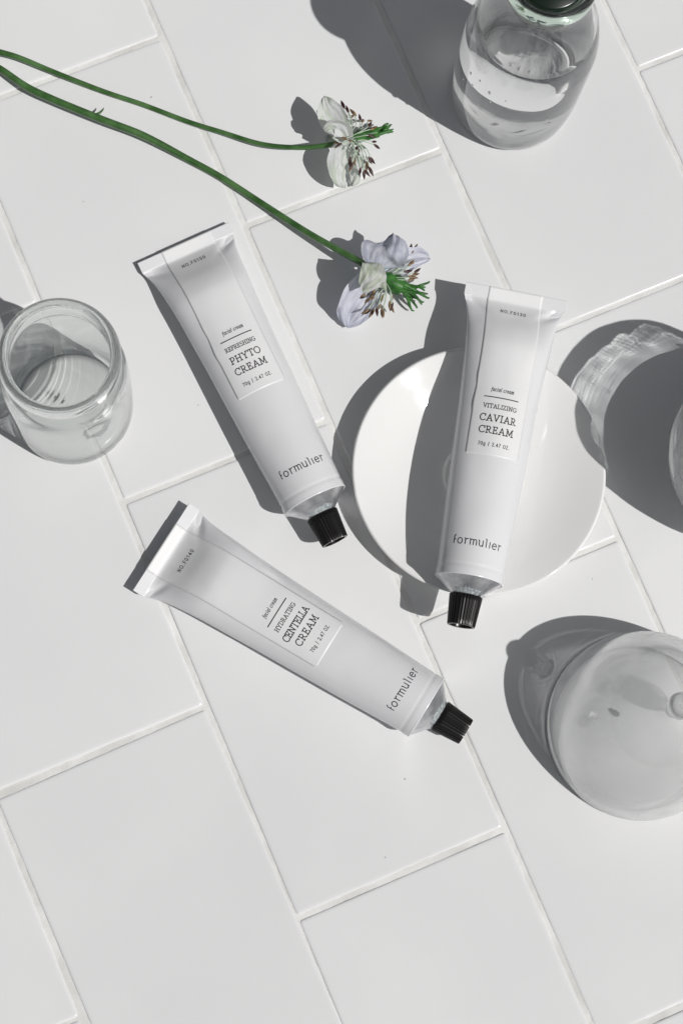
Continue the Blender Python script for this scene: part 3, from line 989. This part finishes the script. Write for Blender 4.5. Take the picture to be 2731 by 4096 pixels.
def stamens(root, centre, spots, axis, seed, zfun, dark):
    rr = random.Random(seed)
    C0 = I(*centre) - root.location
    for k, (x, y) in enumerate(spots):
        z = zfun(x, y, rr)
        T = I(x, y, z) - root.location
        base = C0 + Vector((rr.uniform(-.9, .9), rr.uniform(-1.4, 1.4), rr.uniform(-1.2, 1.2))) * MM
        mid = (base + T) * .5 + axis * (rr.uniform(.8, 2.4) * MM) + Vector((0, 0, rr.uniform(.3, 1.6) * MM))
        P = smoothpath([base, mid, T], 4)
        v, f = tube_mesh(P, .24 * MM, 5)
        o = mesh('stamen', v, f, FIL, root)
        an = bpy.data.objects.new('anther', AM_D if rr.random() < dark else AM_B)
        col.objects.link(an); an.parent = o
        d = (P[-1] - P[-2]).normalized()
        d = (d + Vector((rr.uniform(-.5, .5), rr.uniform(-.5, .5), rr.uniform(-.3, .3)))).normalized()
        an.location = T + d * (.8 * MM)
        an.rotation_mode = 'QUATERNION'
        an.rotation_quaternion = d.to_track_quat('Z', 'Y')
        s = rr.uniform(1.15, 1.5)
        an.scale = (s * 1.1, s * 1.1, s * 1.35)
def pistil(root, A, B, r0, r1, fingers, zf, seed):
    rr = random.Random(seed)
    a, b = I(*A) - root.location, I(*B) - root.location
    P = smoothpath([a, (a * .6 + b * .4), b], 6)
    n = len(P)
    R_ = [(r0 + (r1 - r0) * math.sin(PI * .62 * i / (n - 1) + .2)) * MM for i in range(n)]
    v, f = tube_mesh(P, R_, 15)
    vv = []
    for i, p in enumerate(P):
        for k in range(15):
            q = v[i * 15 + k]; vv.append(p + (q - p) * (1.1 if k % 3 == 0 else .93))
    o = mesh('pistil', vv, f, POD, root)
    for (x, y, z) in fingers:
        T = I(x, y, z) - root.location
        d = (b - a).normalized()
        s0 = b - d * (1.2 * MM) + Vector((rr.uniform(-1, 1), rr.uniform(-1.2, 1.2), rr.uniform(-.8, .8))) * (r1 * .55 * MM)
        m1_ = s0 * .6 + T * .4 + d * (1.0 * MM)
        m2_ = s0 * .22 + T * .78 + Vector((rr.uniform(-.5, .5), rr.uniform(-.6, .6), .5)) * MM
        tip = T + Vector((rr.uniform(-.4, 1.1), rr.uniform(-.5, .8), .1)) * MM
        Pp = smoothpath([s0, m1_, m2_, T, tip], 4)
        k = len(Pp)
        v, f = tube_mesh(Pp, [(.85 * (1 - i / (k - 1)) + .24) * MM for i in range(k)], 6)
        mesh('style', v, f, POD, o)
def nectary(root, centre, m, seed, n=16, spread=2.8):
    rr = random.Random(seed)
    C0 = I(*centre) - root.location
    verts, faces = [], []
    for k in range(n):
        a = 2 * PI * k / n
        d = Vector((rr.uniform(-.35, .35), math.cos(a), math.sin(a))).normalized()
        p = C0 + d * (spread * rr.uniform(.7, 1.15) * MM)
        v, f = tube_mesh([C0 + d * .5 * MM, p, p + Vector((rr.uniform(.2, 1.2), rr.uniform(-.6, .6), rr.uniform(-.3, .8))) * MM], [.5 * MM, .8 * MM, .15 * MM], 6)
        b = len(verts); verts += v; faces += [tuple(i + b for i in q) for q in f]
    return mesh('nectary_ring', verts, faces, m, root)

# upper flower
fl = thing('love_in_a_mist_flower', 'white flower head with dark stamens on the thinner upper green stem', 'flower', tuple(at(790, 330)), 'cut flowers on long green stems')
stem(fl, [(-170, 70, 4), (-60, 103, 4), (0, 119, 4), (45, 132, 4), (120, 163, 3), (235, 208, 1.6), (330, 240, 1.4), (430, 278, 1.5), (510, 303, 2.5), (600, 330, 5), (680, 338, 9), (740, 334, 12), (785, 326, 14)],
     [1.6, 1.5, 1.25, 1.15, 1.1, 1.1, 1.1, 1.15, 1.3])
petal(fl, (790, 314, 15), (762, 264, 18), (744, 219, 20), 13, (14, -7, 1), PET_W, 1, .18, .9, .75)
petal(fl, (798, 332, 17), (776, 292, 24), (745, 301, 22), 10, (10, -14, 2), PET_W, 2, .25, .9, .6)
petal(fl, (790, 326, 14), (782, 378, 15), (788, 431, 8), 12.5, (14, 2, -3), PET_W, 3, .16, 1.6, .6)
petal(fl, (800, 335, 9), (808, 385, 6), (810, 428, 2), 9.5, (14, 1, 2), PET_W, 4, .15, .8, .6)
petal(fl, (782, 326, 8), (765, 318, 4), (752, 310, 1), 8, (3, 12, 2), PET_V, 5, .15, .6, .6)
nectary(fl, (797, 315, 14), NECT, 11, 26, 3.8)
A1 = [(680,285),(650,330),(750,365),(610,405),(640,375),(720,440),(805,455),(850,405),(945,495),(980,520),(1075,515),(1080,590),(1060,640),(1130,640),(1090,745),(710,795),(790,825),(620,840),(620,885),(1150,845),(1185,905),(890,935),(915,995),(850,1110),(785,1125),(810,1190),(810,1220),(1060,1105),(1110,1110),(990,1160),(1045,1200),(1095,1275),(945,1280),(1000,1330),(1030,1310)]
A1 = [(689 + a * .14647, 201 + b * .14647) for a, b in A1]
stamens(fl, (803, 316, 14), A1, Vector((1, .1, .2)), 5, lambda x, y, r: max(3, (22 if abs(y - 315) < 25 and x < 830 else 15) + r.uniform(-4, 4) - abs(y - 315) * .07), .62)
pistil(fl, (806, 316, 14), (868, 302, 13), 1.6, 2.6, [(891, 283, 14), (896, 286, 13), (900, 297, 12), (899, 302, 11), (893, 289, 15), (886, 296, 16)], 0, 3)

# lower flower
fl = thing('love_in_a_mist_flower', 'lavender flower head with spreading green styles on the thicker lower stem', 'flower', tuple(at(860, 620)), 'cut flowers on long green stems')
st = stem(fl, [(-150, 84, 8), (-60, 126, 6.5), (0, 157, 5), (60, 198, 6), (120, 227, 6), (235, 274, 6.2), (330, 311, 5), (430, 364, 2.4), (510, 408, 2.2), (600, 466, 3.5), (700, 530, 7), (770, 570, 11), (830, 603, 15), (864, 628, 17)],
     [1.5, 1.5, 1.6, 1.75, 1.7, 1.7, 1.55, 1.5, 1.5, 1.5, 1.55, 1.7])
v, f = tube_mesh([I(222, 262, 7.0) - fl.location, I(230, 257, 6.3) - fl.location, I(236, 251, 6.6) - fl.location, I(238, 247, 6.4) - fl.location], [.0008, .0006, .0004, .0002], 6)
mesh('leaf_stub', v, f, STEM, fl)
petal(fl, (866, 618, 17), (884, 576, 26), (905, 540, 25), 23, (-16, 5, -2), PET_L, 21, .10, 1.6, .5, 21, 26)
petal(fl, (880, 625, 12), (938, 602, 11), (987, 592, 8), 15, (4, -14, 2), PET_L, 22, .12, 1.4, .55)
petal(fl, (860, 630, 13), (820, 688, 11), (797, 750, 3), 20, (-15, -8, 2), PET_L, 23, .14, 1.9, .6, 21, 26)
petal(fl, (876, 606, 22), (870, 634, 30), (832, 668, 25), 17, (16, 12, -3), PET_V, 24, .25, 1.4, .4, 21, 24)
petal(fl, (858, 624, 12), (826, 648, 8), (800, 655, 3), 10, (4, 10, 4), PET_L, 25, .12, .8, .6)
nectary(fl, (875, 636, 14), NECT_B, 13, 28, 4.4)
A2 = [(1190,330),(1250,330),(1120,400),(1190,410),(1240,420),(1130,480),(1230,510),(1180,545),(1045,515),(905,530),(1130,645),(1260,650),(1240,690),(1005,695),(945,660),(1195,720),(1180,760),(525,985),(575,960),(620,980),(670,1010),(680,930),(580,1190),(615,1190),(665,1200),(720,1180),(760,1130),(790,1200),(800,1190),(930,1000),(900,1090),(935,1110),(920,1140),(800,1000),(610,1030)]
A2 = [(746.4 + a * .16477, 516.7 + b * .16477) for a, b in A2]
stamens(fl, (880, 636, 14), A2, Vector((.9, -.35, .1)), 8, lambda x, y, r: 11 + r.uniform(-4, 6), .25)
pistil(fl, (878, 636, 14), (924, 660, 12), 2.2, 4.2, [(984, 648, 11), (975, 659, 13), (974, 666, 9), (983, 684, 8), (969, 693, 6), (967, 697, 11), (957, 705, 5), (946, 712, 4), (979, 674, 14)], 0, 4)

# ------------------------------------------------------------------ specks of dust on the tiles
rd = random.Random(12)
v, f = [], []
for (x, y) in [(1315, 1615), (885, 1970), (192, 462), (348, 222), (455, 930), (1360, 1330), (930, 1790)]:
    p = at(x, y, .0002)
    a = rd.uniform(0, PI); L_ = rd.uniform(.3, .6) * MM; d = Vector((math.cos(a), math.sin(a), 0))
    vv, ff = tube_mesh([p - d * L_, p + Vector((0, 0, .0001)), p + d * L_], [.00008, .00013, .00006], 5)
    b = len(v); v += vv; f += [tuple(i + b for i in q) for q in ff]
dm, n_, b_ = mat('dust'); b_.inputs['Base Color'].default_value = (.3, .29, .27, 1); b_.inputs['Roughness'].default_value = .9
ds = mesh('dust_specks', v, f, dm)
ds['kind'] = 'stuff'
ds['label'] = 'tiny dark specks of dust scattered on the tiles'

# ------------------------------------------------------------------ enlarge
bpy.context.view_layer.update()
for o in list(sc.objects):
    if o.parent is None and o.type not in ('CAMERA', 'LIGHT'):
        o.location = o.location * K
        o.scale = o.scale * K
